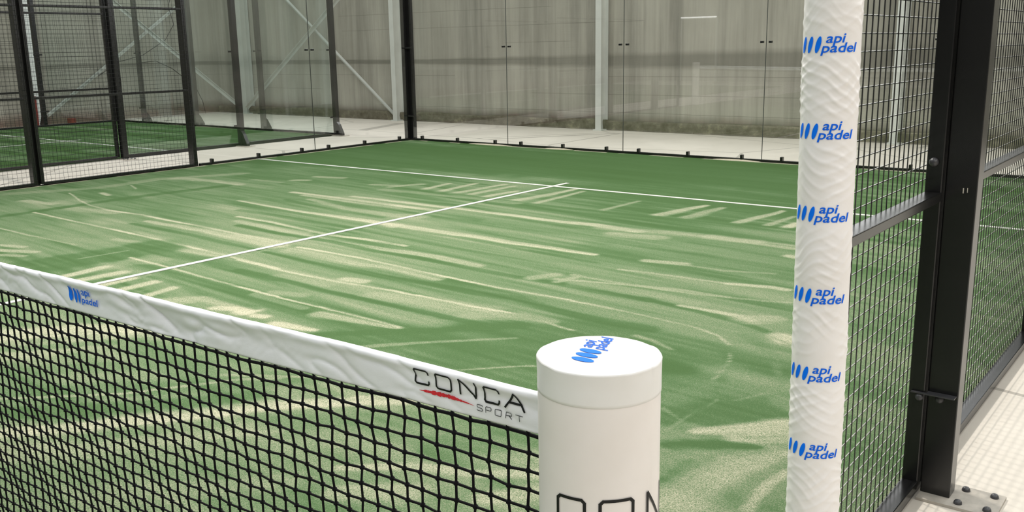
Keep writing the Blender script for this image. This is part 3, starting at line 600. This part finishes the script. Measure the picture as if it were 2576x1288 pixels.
def fence_post(x, y, out, label, group, h=3.0, sx=0.09, sy=0.07, detail=False):
    e = empty('fence_post', (x, y, 0), label, 'post', group)
    a, b = sorted((0, out * sx))
    MB().box((a, -sy / 2, 0.01), (b, sy / 2, h), 0.003).build('post_tube', M_BLACK, e)
    p0, p1 = sorted((0.0, out * 0.235))
    MB().box((p0, -0.085, 0.0), (p1, 0.085, 0.01), 0.001).build('base_plate', M_PLATE, e, )
    for (bx_, by_) in ((0.12, 0.055), (0.205, 0.055), (0.12, -0.055), (0.205, -0.055)):
        dome(MB(), (out * bx_, by_, 0.01), 0.0125, 'z').build('anchor_bolt', M_BOLT, e, smooth=True)
    return e

# near side of our court (x = +5) seen from outside
mesh_panel(4.955, 1, 1.024, 1.985, 'narrow black mesh panel between the white padded pole and the black post', 'black mesh fence panels of the near court')
mesh_panel(4.955, 1, 2.03, 3.985, 'black mesh panel right of the big black post, at the right edge', 'black mesh fence panels of the near court')
mesh_panel(4.955, 1, 4.03, 5.985, 'black mesh panel of the near side, furthest along the walkway', 'black mesh fence panels of the near court')
P2 = fence_post(5.01, 2.0, 1, 'thick black steel post with bolted base plate right of the padded pole', 'black steel posts of the near court', sx=0.09)
bk = MB().box((-0.045, -0.068, 0.354), (0.0, -0.0565, 0.358)).box((0.0, -0.068, 0.354), (0.085, -0.036, 0.358)).build('bracket', M_BOLT, P2)
for (bx_, bz_) in ((-0.020, 0.341), (0.036, 0.338)): dome(MB(), (bx_, -0.0565 if bx_ < 0 else -0.036, bz_), 0.0125, 'y').build('bracket_bolt', M_BOLT, P2, smooth=True)
dome(MB(), (-0.033, -0.0565, 1.092), 0.0135, 'y').build('frame_bolt', M_BOLT, P2, smooth=True)
MB().box((0.05, -0.0365, 1.0), (0.053, -0.0345, 1.016)).box((0.062, -0.0365, 1.003), (0.064, -0.0345, 1.017)).build('scratch_mark', M_PLATE, P2)
fence_post(5.01, 4.0, 1, 'black steel post of the near fence, next beyond the right edge', 'black steel posts of the near court')
fence_post(5.01, 6.0, 1, 'black steel post where the near mesh meets the side glass', 'black steel posts of the near court')
# far side of our court (x = -5)
for y0, y1, lab in ((2.03, 3.925, 'black mesh panel at the far left edge of the picture'), (3.965, 5.985, 'black mesh panel between the two thick black posts on the far side'),
                    (0.95, 1.985, 'black mesh panel of the far side beside the net, left of the picture edge')):
    mesh_panel(-4.955, -1, y0, y1, lab, 'black mesh fence panels of the near court')
fence_post(-5.01, 2.0, -1, 'black steel post on the far side just out of the left edge', 'black steel posts of the near court')
fence_post(-5.01, 3.945, -1, 'thick black post nearest the left edge of the far fence', 'black steel posts of the near court')
fence_post(-5.01, 6.0, -1, 'thick black post where the far mesh ends and the side glass begins', 'black steel posts of the near court', h=4)
# glass of our court
def glass(name, a, b, m, label, group, ends='', ax='x', zs=(1.465,)):
    """pane with clamps through the glass beside its seams; ends holds '-' and / or '+' """
    o = MB().box(a, b).build(name, m); tag(o, label, 'glass panel', group)
    for s in ends:
        for z in zs:
            k = 0 if ax == 'x' else 1; c = a[k] + 0.05 if s == '-' else b[k] - 0.05; t = (a[1 - k] + b[1 - k]) / 2
            lo = [c - 0.018, t - 0.022, z - 0.013] if k == 0 else [t - 0.022, c - 0.018, z - 0.013]
            hi = [c + 0.018, t + 0.022, z + 0.013] if k == 0 else [t + 0.022, c + 0.018, z + 0.013]
            MB().box(lo, hi, 0.004).build('glass_connector', M_BLACK, o)
    if '+' in ends:
        if ax == 'x': MB().box((b[0], a[1] + 0.001, a[2]), (b[0] + 0.0065, b[1] - 0.001, b[2])).build('seam_strip', M_SEAM, o)
        else: MB().box((a[0] + 0.001, b[1], a[2]), (b[0] - 0.001, b[1] + 0.0065, b[2])).build('seam_strip', M_SEAM, o)
    return o
GG = 'clear glass panels of the near court'
for i, lab in enumerate(('back glass panel beside the black corner post', 'back glass panel second from the corner post, in front of the middle pale column',
                         'back glass panel third from the corner post, between two thin seams', 'back glass panel partly hidden behind the white padded pole',
                         'back glass panel seen only through the mesh right of the padded pole')):
    x0 = -4.935 if i == 0 else -5 + 2 * i + 0.004; x1 = 4.935 if i == 4 else -5 + 2 * (i + 1) - 0.004
    glass('glass_screen', (x0, 10.0, 0.043), (x1, 10.012, 3.0), M_GLASS, lab, GG, ('+' if i < 4 else '') + ('-' if i else ''))
glass('glass_screen', (-5.012, 8.004, 0.043), (-5.0, 9.94, 3.0), M_GLASS, 'far side glass panel touching the corner post', GG, '-', 'y')
glass('glass_screen', (-5.012, 6.05, 0.043), (-5.0, 7.996, 3.0), M_GLASS, 'far side glass panel beside the mesh fence', GG, '+', 'y')
glass('glass_screen', (5.0, 8.004, 0.043), (5.012, 9.94, 3.0), M_GLASS, 'near side glass panel at the far right corner', GG, '-', 'y')
glass('glass_screen', (5.0, 6.05, 0.043), (5.012, 7.996, 3.0), M_GLASS, 'near side glass panel next to the near mesh fence', GG, '+', 'y')
# glass lower edges sit in a black channel with clamps
def channel(a, b, label, clamps, ax, group='black base channels'):
    e = MB().box(a, b, 0.003).build('base_channel', M_BLACK); tag(e, label, 'base channel', group)
    for c in clamps:
        if ax == 'x': MB().box((c - 0.016, a[1] - 0.006, 0.02), (c + 0.016, b[1] + 0.006, 0.088), 0.004).build('glass_clamp', M_BLACK, e)
        elif ax == 'y': MB().box((a[0] - 0.006, c - 0.016, 0.02), (b[0] + 0.006, c + 0.016, 0.088), 0.004).build('glass_clamp', M_BLACK, e)
    return e
channel((-5.0, 9.985, 0.0), (5.0, 10.027, 0.042), 'black channel with small clamps along the foot of the back glass', (-4.75, -4.0, -3.245, -2.755, -2.0, -1.266, -0.754, -0.015, 0.738, 1.26, 2.0, 2.77, 3.3, 4.0, 4.75), 'x')
channel((-5.027, 6.05, 0.0), (-4.985, 9.98, 0.042), 'black channel with small clamps along the foot of the far side glass', (6.24, 6.99, 7.75, 8.255, 8.985, 9.745), 'y')
channel((4.985, 6.05, 0.0), (5.027, 9.98, 0.042), 'black channel with small clamps along the foot of the near side glass', (6.24, 7.0, 7.75, 8.25, 9.0, 9.75), 'y')
channel((-5.0, 0.12, 0.0), (-4.985, 5.95, 0.021), 'black kerb strip under the far mesh fence', (), None)
channel((4.985, 1.1, 0.0), (4.999, 5.95, 0.021), 'black kerb strip under the near mesh fence', (), None)
e = empty('corner_post', (-5.0, 10.0, 0), 'tall black corner post where the two glass walls meet', 'post')
MB().box((-0.05, 0.029, 0), (0.064, 0.085, 4.0), 0.004).build('post_tube', M_BLACK, e)
MB().box((-0.085, -0.05, 0.0), (-0.029, 0.029, 4.0), 0.004).build('side_flange', M_BLACK, e)
for z in (0.4, 1.468, 2.6): MB().box((-0.06, -0.03, z - 0.012), (0.10, -0.001, z + 0.012), 0.003).build('glass_connector', M_BLACK, e)
MB().box((-0.1, 0.03, 0.0), (0.1, 0.17, 0.008)).build('base_plate', M_PLATE, e)
e = empty('corner_post', (5.0, 10.0, 0), 'black corner post at the right end of the back glass', 'post')
MB().box((-0.064, 0.029, 0), (0.05, 0.085, 4.0), 0.004).build('post_tube', M_BLACK, e)
MB().box((0.029, -0.05, 0.0), (0.085, 0.029, 4.0), 0.004).build('side_flange', M_BLACK, e)

# loose sand swept against the foot of the back glass
for i, (x0, x1, lab) in enumerate(((-3.75, -2.9, 'thin ridge of loose sand under the second glass panel'), (-2.3, -1.8, 'short ridge of loose sand near the middle of the back channel'), (0.35, 1.0, 'thin ridge of loose sand left of the padded pole'))):
    n = 40; m = MB(); vs = []; fs = []
    for k in range(n + 1):
        t = k / n; wd = 0.045 * math.sin(PI * t) ** 0.6 + 0.002; x = x0 + (x1 - x0) * t
        for (yy, zz) in ((9.984, 0.0125), (9.984, 0.0125 + wd * 0.35), (9.984 - wd * 0.6, 0.0125 + wd * 0.2), (9.984 - wd, 0.0125)): vs.append((x, yy, zz))
    for k in range(n):
        for q in range(3): fs.append((k * 4 + q, k * 4 + q + 1, k * 4 + q + 5, k * 4 + q + 4))
    o = m.add(vs, fs).build('sand_ridge', M_SAND, smooth=True); tag(o, lab, 'sand', None, 'stuff')

# ================================================================ neighbouring court
XN, XF = -6.83, -13.85
o = MB().box((XF + 0.031, -10, 0.0), (XN - 0.031, 9.984, 0.012)).build('artificial_turf', M_TURF2); tag(o, 'green artificial turf of the smaller court on the left', 'artificial turf')
flat_line('service_line', XF + 0.04, 6.92, XN - 0.04, 6.97, o, 0.0125); flat_line('center_line', -10.2, -7, -10.15, 7.2, o, 0.0135)
G2 = 'black posts of the neighbouring court'
def glass_post(x, y, out, label, h=4.0):
    """square post with a triangular foot gusset on its outer side; out: unit vector"""
    e = empty('glass_post', (x, y, 0), label, 'post', G2, rz=math.atan2(out[1], out[0]))
    MB().box((0.0, -0.04, 0.0), (0.08, 0.04, h), 0.004).build('post_tube', M_BLACK, e)
    m = MB(); t = 0.03
    m.add([(0.08, -t, 0.01), (0.2, -t, 0.01), (0.2, -t, 0.05), (0.12, -t, 0.2), (0.08, -t, 0.24), (0.08, t, 0.01), (0.2, t, 0.01), (0.2, t, 0.05), (0.12, t, 0.2), (0.08, t, 0.24)],
          [(0, 1, 2, 3, 4), (9, 8, 7, 6, 5), (0, 5, 6, 1), (1, 6, 7, 2), (2, 7, 8, 3), (3, 8, 9, 4), (4, 9, 5, 0)]).build('foot_gusset', M_BLACK, e)
    MB().box((0.001, -0.09, 0.0), (0.26, 0.09, 0.01)).build('base_plate', M_PLATE, e)
    for z in (0.32, 1.46): MB().box((-0.011, -0.09, z - 0.014), (0.0, 0.09, z + 0.014), 0.003).build('glass_connector', M_BLACK, e)
    return e
fp = fence_post(XN + 0.045, 6.02, 1, 'black post of the neighbouring court at the end of its mesh', G2, h=3.0, sx=0.08, sy=0.08)
glass_post(XN + 0.02, 8.02, (1, 0), 'dark post of the neighbouring court in the middle of its side glass')
glass_post(XN + 0.02, 10.0, (1, 0), 'tall dark corner post of the neighbouring court, left of our corner post')
for x, lab in ((-8.87, 'dark back post of the neighbouring court, nearest its right corner'), (-11.0, 'dark back post of the neighbouring court just right of the second mesh post'),
               (-12.9, 'dark back post of the neighbouring court seen through the mesh')):
    glass_post(x, 10.031, (0, 1), lab)
glass_post(XF - 0.019, 10.0, (-1, 0), 'dark corner post of the neighbouring court at its far back corner')
glass_post(XF - 0.019, 8.43, (-1, 0), 'wide dark post of the neighbouring court next to the white wall column')
GM = 'black mesh fence panels of the neighbouring court'
for y0, y1, lab in ((4.0, 5.97, 'mesh panel of the neighbouring court ending at its own black post'), (2.0, 3.97, 'mesh panel of the neighbouring court behind the leftmost thick post')):
    mesh_panel(XN, 1, y0, y1, lab, GM)
fence_post(XN + 0.055, 3.985, 1, 'black post of the neighbouring court outside the left edge of the picture', G2, sx=0.08, sy=0.08)
GN = 'greenish glass panels of the neighbouring court'
glass('glass_screen', (XN - 0.006, 6.08, 0.051), (XN + 0.006, 8.0, 3.0), M_GLASS2, 'greenish side glass of the neighbouring court next to its mesh', GN)
glass('glass_screen', (XN - 0.006, 8.02, 0.051), (XN + 0.006, 9.96, 3.0), M_GLASS2, 'greenish side glass of the neighbouring court by its near corner post', GN)
xs_ = [XN - 0.02, -8.87, -11.0, -12.9, XF + 0.02]
for i, lab in enumerate(('greenish back glass of the neighbouring court, panel at its right corner', 'greenish back glass of the neighbouring court, second panel from its right corner',
                         'greenish back glass of the neighbouring court, third panel from its right corner', 'greenish back glass of the neighbouring court, narrow panel at its far corner')):
    glass('glass_screen', (xs_[i + 1] + 0.004, 10.0, 0.051), (xs_[i] - 0.004, 10.012, 3.0), M_GLASS2, lab, GN)
glass('glass_screen', (XF - 0.006, 8.54, 0.051), (XF + 0.006, 9.96, 3.0), M_GLASS2, 'greenish glass panel on the far side of the neighbouring court', GN)
channel((XN - 0.03, 6.1, 0.0), (XN + 0.018, 9.96, 0.05), 'black base channel along the near side of the neighbouring court', (), None)
channel((XF, 9.985, 0.0), (XN - 0.03, 10.03, 0.05), 'black base channel along the back of the neighbouring court', (), None)
channel((XF - 0.018, 0.0, 0.0), (XF + 0.03, 9.98, 0.05), 'black base channel along the far side of the neighbouring court', (), None)

# ================================================================ lettering tools
def rounded(pl, r):
    """cut the corners of an open or closed polyline"""
    out = []; n = len(pl); closed = pl[0] == pl[-1]; q = pl[:-1] if closed else pl; n = len(q)
    for i, p in enumerate(q):
        if not closed and i in (0, n - 1): out.append(p); continue
        a, b = q[i - 1], q[(i + 1) % n]
        for s_, o_ in ((a, 1), (b, 1)):
            L = math.hypot(s_[0] - p[0], s_[1] - p[1]); k = min(r / L, 0.45); out.append((p[0] + (s_[0] - p[0]) * k, p[1] + (s_[1] - p[1]) * k))
    if closed: out.append(out[0])
    return out
GLYPH = {
 'C': [[(1, .74), (1, 1), (0, 1), (0, 0), (1, 0), (1, .26)]], 'O': [[(0, 0), (0, 1), (1, 1), (1, 0), (0, 0)]],
 'N': [[(0, 0), (0, 1), (1, 0), (1, 1)]], 'A': [[(0, 0), (.5, 1), (1, 0)], [(.2, .36), (.8, .36)]],
 'S': [[(1, .85), (1, 1), (0, 1), (0, .55), (1, .45), (1, 0), (0, 0), (0, .15)]], 'P': [[(0, 0), (0, 1), (1, 1), (1, .45), (0, .45)]],
 'R': [[(0, 0), (0, 1), (1, 1), (1, .45), (0, .45)], [(.5, .45), (1, 0)]], 'T': [[(0, 1), (1, 1)], [(.5, 1), (.5, 0)]]}
def stroke_glyph(m, ch, u0, u1, v0, v1, wd, f, seg=0.004, rc=0.12):
    for pl in GLYPH[ch]:
        q = [(u0 + a * (u1 - u0), v0 + b * (v1 - v0)) for a, b in pl]
        if ch in 'COSPR': q = rounded(q, rc * (v1 - v0))
        for i in range(len(q) - 1):
            (ax, ay), (bx_, by_) = q[i], q[i + 1]; L = math.hypot(bx_ - ax, by_ - ay)
            if L < 1e-6: continue
            tx, ty = (bx_ - ax) / L, (by_ - ay) / L; e_ = wd * 0.3; k = max(1, int(L / seg)); vs = []; fs = []
            for s in range(k + 1):
                t = -e_ + (L + 2 * e_) * s / k
                for sd in (-1, 1): vs.append(f(ax + tx * t - ty * sd * wd / 2, ay + ty * t + tx * sd * wd / 2))
            for s in range(k): fs.append((2 * s, 2 * s + 1, 2 * s + 3, 2 * s + 2))
            m.add(vs, fs)
_tc = {}
def text_polys(txt):
    """flat triangles of a word, x from 0 to 1 over its width, y in x-heights"""
    if txt in _tc: return _tc[txt]
    def get(t):
        c = bpy.data.curves.new('t', 'FONT'); c.body = t; c.offset = 0.014; c.resolution_u = 4; o = bpy.data.objects.new('t', c); COL.objects.link(o)
        dg = bpy.context.evaluated_depsgraph_get(); me = bpy.data.meshes.new_from_object(o.evaluated_get(dg))
        v = [tuple(q.co) for q in me.vertices]; f = [tuple(p.vertices) for p in me.polygons]
        bpy.data.objects.remove(o); bpy.data.curves.remove(c); bpy.data.meshes.remove(me); return v, f
    xv, _ = get('x'); xh = max(q[1] for q in xv); v, f = get(txt)
    x0 = min(q[0] for q in v); x1 = max(q[0] for q in v)
    _tc[txt] = ([((q[0] - x0) / (x1 - x0), q[1] / xh) for q in v], f); return _tc[txt]
def word(m, txt, u0, wd, v0, xh, f, shear=0.25):
    v, fc = text_polys(txt); m.add([f(u0 + a * wd + shear * b * xh, v0 + b * xh) for a, b in v], fc)
def ellipse(m, cu, cv, hw, hh, f, shear=0.25, n=32):
    vs = [f(cu, cv)]; fs = []; R = 4
    for r in range(1, R + 1):
        for k in range(n):
            a = 2 * PI * k / n; b = hh * r / R * math.sin(a); vs.append(f(cu + hw * r / R * math.cos(a) + shear * b, cv + b))
    for k in range(n): fs.append((0, 1 + k, 1 + (k + 1) % n))
    for r in range(R - 1):
        for k in range(n): fs.append((1 + r * n + k, 1 + (r + 1) * n + k, 1 + (r + 1) * n + (k + 1) % n, 1 + r * n + (k + 1) % n))
    m.add(vs, fs)
def logo(parent, f, su=1.0, sv=1.0, words=((0.0345, 0.0365), (0.0262, 0.0715)), ew=0.0057, name='printed_logo'):
    """three slanted ovals with two lines of words; u to the right, v up, around the middle oval"""
    m = MB()
    for c in (-0.0200, 0, 0.0192): ellipse(m, c * su, 0, ew, 0.0170 * sv, f, 0.24 * su / sv)
    o = m.build(name, M_BLUE, parent)
    w_ = MB()
    word(w_, 'api', words[0][0], words[0][1], 0.0034 * sv, 0.0128 * sv, f)
    word(w_, 'padel', words[1][0], words[1][1], -0.0160 * sv, 0.0128 * sv, f)
    w_.build('printed_words', M_BLUET, o)
    return o

# ================================================================ padded net post
PX, PY, PR = 5.02, 0.0, 0.0885
npst = empty('net_post', (PX, PY, 0), 'stout white padded net post with black lettering at the near end of the net', 'net post')
nu, nv = 160, 90
th = np.linspace(0, 2 * PI, nu, endpoint=False); zz = np.concatenate([np.linspace(0.015, 0.9, 60), np.linspace(0.905, 0.976, 30)])
T, Z = np.meshgrid(th, zz)
rr = PR + 0.0012 * (vnoise(T * 2 / PI * 2, Z * 6, 41) - 0.5)
V = np.stack([rr * np.cos(T), rr * np.sin(T), Z], -1)
grid_mesh('pad_sleeve', V, nu, len(zz), M_PAD, npst, closed_u=True)
# cap: skirt, stitched rim and flat top
prof = [(PR + 0.0005, 0.9728), (PR + 0.0009, 0.973), (PR + 0.0009, 1.0), (PR + 0.0011, 1.0155), (PR + 0.0014, 1.0195), (PR + 0.0002, 1.0212), (PR - 0.0014, 1.0216), (PR - 0.0022, 1.0206), (PR - 0.0034, 1.0206), (PR - 0.0045, 1.0215), (PR - 0.03, 1.0215), (PR - 0.06, 1.0215), (0.0005, 1.0215)]
fine = []
for i in range(len(prof) - 1):
    k = 6 if i == 1 else 3
    for s in range(k): fine.append((prof[i][0] + (prof[i + 1][0] - prof[i][0]) * s / k, prof[i][1] + (prof[i + 1][1] - prof[i][1]) * s / k))
fine.append(prof[-1])
V = np.zeros((len(fine), nu, 3))
for j, (r, z) in enumerate(fine):
    q = np.clip((z - 1.0) / 0.012, 0, 1) * np.clip((r - 0.06) / 0.02, 0, 1)
    wob = 0.0016 * q * (vnoise(th / (2 * PI) * 22, th * 0, 43) - 0.5) ; zw = 0.0035 * q * (vnoise(th / (2 * PI) * 26, th * 0 + 3, 44) - 0.5) * (1 if z < 1.019 else 0.4)
    V[j, :, 0] = (r + wob) * np.cos(th); V[j, :, 1] = (r + wob) * np.sin(th); V[j, :, 2] = z + zw
grid_mesh('pad_cap', V, nu, len(fine), M_CAP, npst, closed_u=True)
def fpad(u, v): a = u / PR; r = PR + 0.0014; return (r * math.cos(a), r * math.sin(a), v)
m = MB(); A0 = math.radians
zt = 0.837; zb = 0.775
for ch, a0, a1 in (('C', -97, -70), ('O', -56, -25), ('N', -7, 20), ('C', 42, 68), ('A', 88, 118)): stroke_glyph(m, ch, A0(a0) * PR, A0(a1) * PR, zb, zt, 0.0046, fpad, 0.003, 0.07)
m.build('printed_lettering', M_INK, npst)
b_ = Vector((-0.29, 0.957)).normalized(); up_ = Vector((-b_.y, b_.x)); c_ = Vector((-0.0111, -0.0153))
def fcap(u, v): q = c_ + b_ * u + up_ * v; return (q.x, q.y, 1.0224)
logo(npst, fcap, 1.0, 1.04, ((0.034, 0.032), (0.029, 0.057)), 0.0082)

# ================================================================ net
def tz(x):   # height of the headband's upper edge
    return float(np.interp(abs(x), [0, 1.6, 3.13, 3.64, 4.03, 4.61, 4.95], [0.88, 0.893, 0.916, 0.926, 0.933, 0.942, 0.942]))
def bz(x): return float(np.interp(abs(x), [0, 1.6, 3.13, 4.03, 4.61, 4.95], [0.80, 0.813, 0.838, 0.851, 0.866, 0.872]))
net = empty('padel_net', (0, 0, 0), 'black knotted net with a white headband stretched across the court', 'net')
XR = PX - PR - 0.0012
xs = np.concatenate([np.arange(-4.925, 2.7, 0.03), np.arange(2.7, XR - 0.003, 0.004), [XR]])
def wrinkle(x, v):
    x = np.asarray(x, float); v = np.asarray(v, float)
    n1 = vnoise(x * 7 + v * 1.3, v * 1.3 + x, 51); n2 = vnoise(x * 15 + v * 2.4, v * 1.7 - x * 3, 52); n3 = vnoise(x * 42 - v * 3, v * 4, 53)
    ridge = 1 - np.abs(2 * n2 - 1)
    env = 0.25 + 0.75 * np.sin(PI * np.clip(v, 0, 1)) ** 0.7
    calm = 1 - 0.6 * np.clip(1.3 * (1 - np.abs(x - 4.79) / 0.2), 0, 1) - 0.75 * np.clip(1.6 * (1 - np.abs(x - 3.56) / 0.12), 0, 1)
    calm = np.clip(calm, 0.2, 1); act = 0.4 + 0.9 * vnoise(x * 2.3, x * 0, 54)
    return env * calm * act * 1.25 * (0.011 * (n1 - 0.5) + 0.0075 * (ridge ** 3 - 0.25) + 0.0022 * (1 - np.abs(2 * n3 - 1)) * ridge)
def half(v): return 0.0035 + 0.0055 * np.exp(-((v - 0.88) / 0.11) ** 2)
TZ = np.array([tz(x) for x in xs]); BZ = np.array([bz(x) for x in xs])
vv = np.concatenate([np.linspace(0, 1, 26), np.linspace(1, 0, 12)[1:-1]]); side = np.array([-1] * 26 + [1] * 10)
V = np.zeros((len(xs), len(vv), 3))
lump = 0.003 * (vnoise(xs * 6, xs * 0, 57) - 0.5)
for k, (v, sd) in enumerate(zip(vv, side)):
    h = half(v) * (0.0 if False else 1.0)
    if k == 25: h = 0.0
    if k == 0: h = 0.001
    V[:, k, 0] = xs; V[:, k, 1] = wrinkle(xs, v) + sd * h; V[:, k, 2] = BZ + (TZ + lump - BZ) * v
    if k in (24, 26): V[:, k, 2] -= 0.001
hb = grid_mesh('headband', V, len(vv), len(xs), M_TAPE, net, closed_u=True)
def ftape(x, z):
    zb_, zt_ = bz(x), tz(x); v = (z - zb_) / (zt_ - zb_)
    return (x, float(wrinkle(x, v)) - float(half(v)) - 0.0018, z)
m = MB()
for ch, a, b, dz in (('C', 4.657, 4.688, 0), ('O', 4.705, 4.738, 0), ('N', 4.757, 4.790, 0.001), ('C', 4.808, 4.838, 0), ('A', 4.850, 4.888, 0)):
    stroke_glyph(m, ch, a, b, 0.9035 + dz, 0.9295 + dz, 0.0034, ftape, 0.002)
m.build('printed_lettering', M_INK, hb)
m = MB()
for ch, a, b in (('S', 4.793, 4.804), ('P', 4.811, 4.822), ('O', 4.830, 4.842), ('R', 4.851, 4.862), ('T', 4.871, 4.885)): stroke_glyph(m, ch, a, b, 0.8855, 0.8955, 0.0012, ftape, 0.002)
m.build('small_lettering', M_INKG, hb)
m = MB(); vs = []; fs = []; n = 60
for k in range(n + 1):
    t = k / n; x = 4.665 + 0.122 * t; h = 0.0029 * (math.sin(PI * t ** 0.8) ** 1.1) * (0.6 + 0.8 * random.random()) + 0.0002
    zc = 0.8915 + 0.0025 * math.sin(PI * t)
    for s in (-1, 0, 1): vs.append(ftape(x, zc + s * h))
for k in range(n): fs += [(k * 3, k * 3 + 1, k * 3 + 4, k * 3 + 3), (k * 3 + 1, k * 3 + 2, k * 3 + 5, k * 3 + 4)]
m.add(vs, fs).build('red_brush_mark', M_RED, hb)
# squashed print near the left edge of the picture
def fl(u, v): q = ftape(3.527 + u, 0.887 + v); return (q[0], q[1] - 0.0012, q[2])
m = MB()
for c, hw in ((-0.023, 0.0095), (0.001, 0.0062), (0.0175, 0.0045)): ellipse(m, c, -0.001 if c > 0 else 0.001, hw, 0.0185, fl, -0.1)
lo = m.build('printed_logo', M_BLUE, hb)
m = MB(); word(m, 'api', 0.031, 0.037, 0.004, 0.0125, fl, 0.05); word(m, 'padel', 0.030, 0.068, -0.0155, 0.0105, fl, 0.05); m.build('printed_words', M_BLUET, lo)
# knotted netting
ncol = int(9.86 / 0.0385); nrow = 27
NX = np.zeros((ncol, nrow)); NZ = np.zeros((ncol, nrow)); NY = np.zeros((ncol, nrow))
for i in range(ncol):
    x = 4.928 - 0.0385 * i
    for j in range(nrow):
        am = 0.6 + 0.4 * j / nrow
        NX[i, j] = x + am * (0.0020 * (1 if j % 2 else -1)) + random.uniform(-1, 1) * 0.0012
        z = bz(x) - 0.006 - 0.0310 * j + am * (0.0010 * (1 if i % 2 else -1) if j else 0) + random.uniform(-1, 1) * 0.0014
        NZ[i, j] = max(z, 0.02); NY[i, j] = 0.002 * math.sin(i * 0.9 + j) + random.uniform(-1, 1) * 0.001
m = MB(); RN = 0.0025
for i in range(ncol):
    pts = [(NX[i, 0], 0.0, bz(NX[i, 0]) + 0.002)]
    for j in range(nrow):
        pts.append((NX[i, j], NY[i, j], NZ[i, j]))
    fine_ = NX[i, 0] > 2.7
    m.tube(pts, RN, 6 if fine_ else 4)
for j in range(nrow):
    m.tube([(NX[i, j], NY[i, j], NZ[i, j]) for i in range(ncol)], RN * (1.25 if j == 0 else 1), 6)
for i in range(ncol):
    if NX[i, 0] < 2.7: break
    for j in range(nrow):
        x, y, z = NX[i, j], NY[i, j], NZ[i, j]; r = 0.0068
        vs = [(x + r, y, z), (x - r, y, z), (x, y + r, z), (x, y - r, z), (x, y, z + r), (x, y, z - r)]
        m.add(vs, [(0, 2, 4), (2, 1, 4), (1, 3, 4), (3, 0, 4), (2, 0, 5), (1, 2, 5), (3, 1, 5), (0, 3, 5)])
m.build('netting', M_TWINE, net, smooth=True, angle=1.4)
far_post = empty('net_post', (-5.02, 0, 0), 'white padded net post at the far end of the net', 'net post')
MB().lathe([(0.088, 0.012), (0.088, 0.98), (0.09, 0.982), (0.09, 1.016), (0.086, 1.021)], (0, 0, 0), 48).build('pad_sleeve', M_PAD, far_post, smooth=True)

# ================================================================ padded pole of the fence opening
QX, QY, QR = 5.0155, 0.95, 0.0590
pole = empty('padded_pole', (QX, QY, 0), 'tall white quilted padded pole with six blue logos in the fence opening', 'padded pole')
pole.rotation_euler = (0, math.radians(-0.78), 0)
LZ = [1.448, 1.268, 1.090, 0.908, 0.728, 0.545]
TC = math.radians(-70.7)
def rpole(T, Z):
    T = np.asarray(T, float); Z = np.asarray(Z, float)
    q = 0.25 * (vnoise(T * 2.2, Z * 9, 61) - 0.5)
    w1 = 0.9 * (vnoise(T * 1.3 + 7, Z * 11, 64) - 0.5); w2 = 0.9 * (vnoise(T * 1.3 + 17, Z * 11 + 5, 65) - 0.5)
    p1 = Z / 0.027 + T / (2 * PI) * 8 + w1 + q; p2 = Z / 0.027 - T / (2 * PI) * 8 + w2 + q
    a1 = np.clip(2.2 * vnoise(T * 1.1 + 3, Z * 9, 66) - 0.5, 0, 1.3); a2 = np.clip(2.2 * vnoise(T * 1.1 + 31, Z * 9, 67) - 0.5, 0, 1.3)
    dia = a1 * (0.5 + 0.5 * np.cos(2 * PI * p1)) ** 2 + a2 * (0.5 + 0.5 * np.cos(2 * PI * p2)) ** 2
    fold = 1 - np.abs(2 * vnoise(T * 1.5 + Z * 5, Z * 34 - T * 1.5, 63) - 1)
    amp = 0.7 + 0.5 * vnoise(T * 0.8 + 5, Z * 5, 62)
    mask = np.ones_like(Z)
    for lz in LZ: mask = np.minimum(mask, 0.12 + np.clip((np.abs(Z - lz) - 0.018) / 0.03, 0, 1))
    mask = np.clip(mask, 0, 1)
    return QR + mask * amp * (0.0012 * dia + 0.0005 * fold)
nu, nv = 300, 1500
th = np.linspace(0, 2 * PI, nu, endpoint=False); zz = np.linspace(0.02, 2.25, nv); T, Z = np.meshgrid(th, zz); rr = rpole(np.where(T > PI, T - 2 * PI, T), Z)
V = np.stack([rr * np.cos(T), rr * np.sin(T), Z], -1)
grid_mesh('padding_sleeve', V, nu, nv, M_SLEEVE, pole, closed_u=True)
MB().box((-0.035, -0.035, 0.0), (0.035, 0.035, 3.0), 0.004).build('post_tube', M_BLACK, pole)
for i, lz in enumerate(LZ):
    def fp_(u, v, lz=lz):
        a = TC - math.radians(45.5) + u / QR; r = float(rpole(a, lz + v)) + 0.0013
        return (r * math.cos(a), r * math.sin(a), lz + v)
    logo(pole, fp_, 1.0, 1.0)

# ================================================================ small marks on the near fence
o = MB().box((4.946, 2.53, 1.325), (4.9525, 2.552, 1.345), 0.002).build('blue_tag', M_BLUET); tag(o, 'tiny blue tape tag tied on the mesh at the right edge', 'tag')
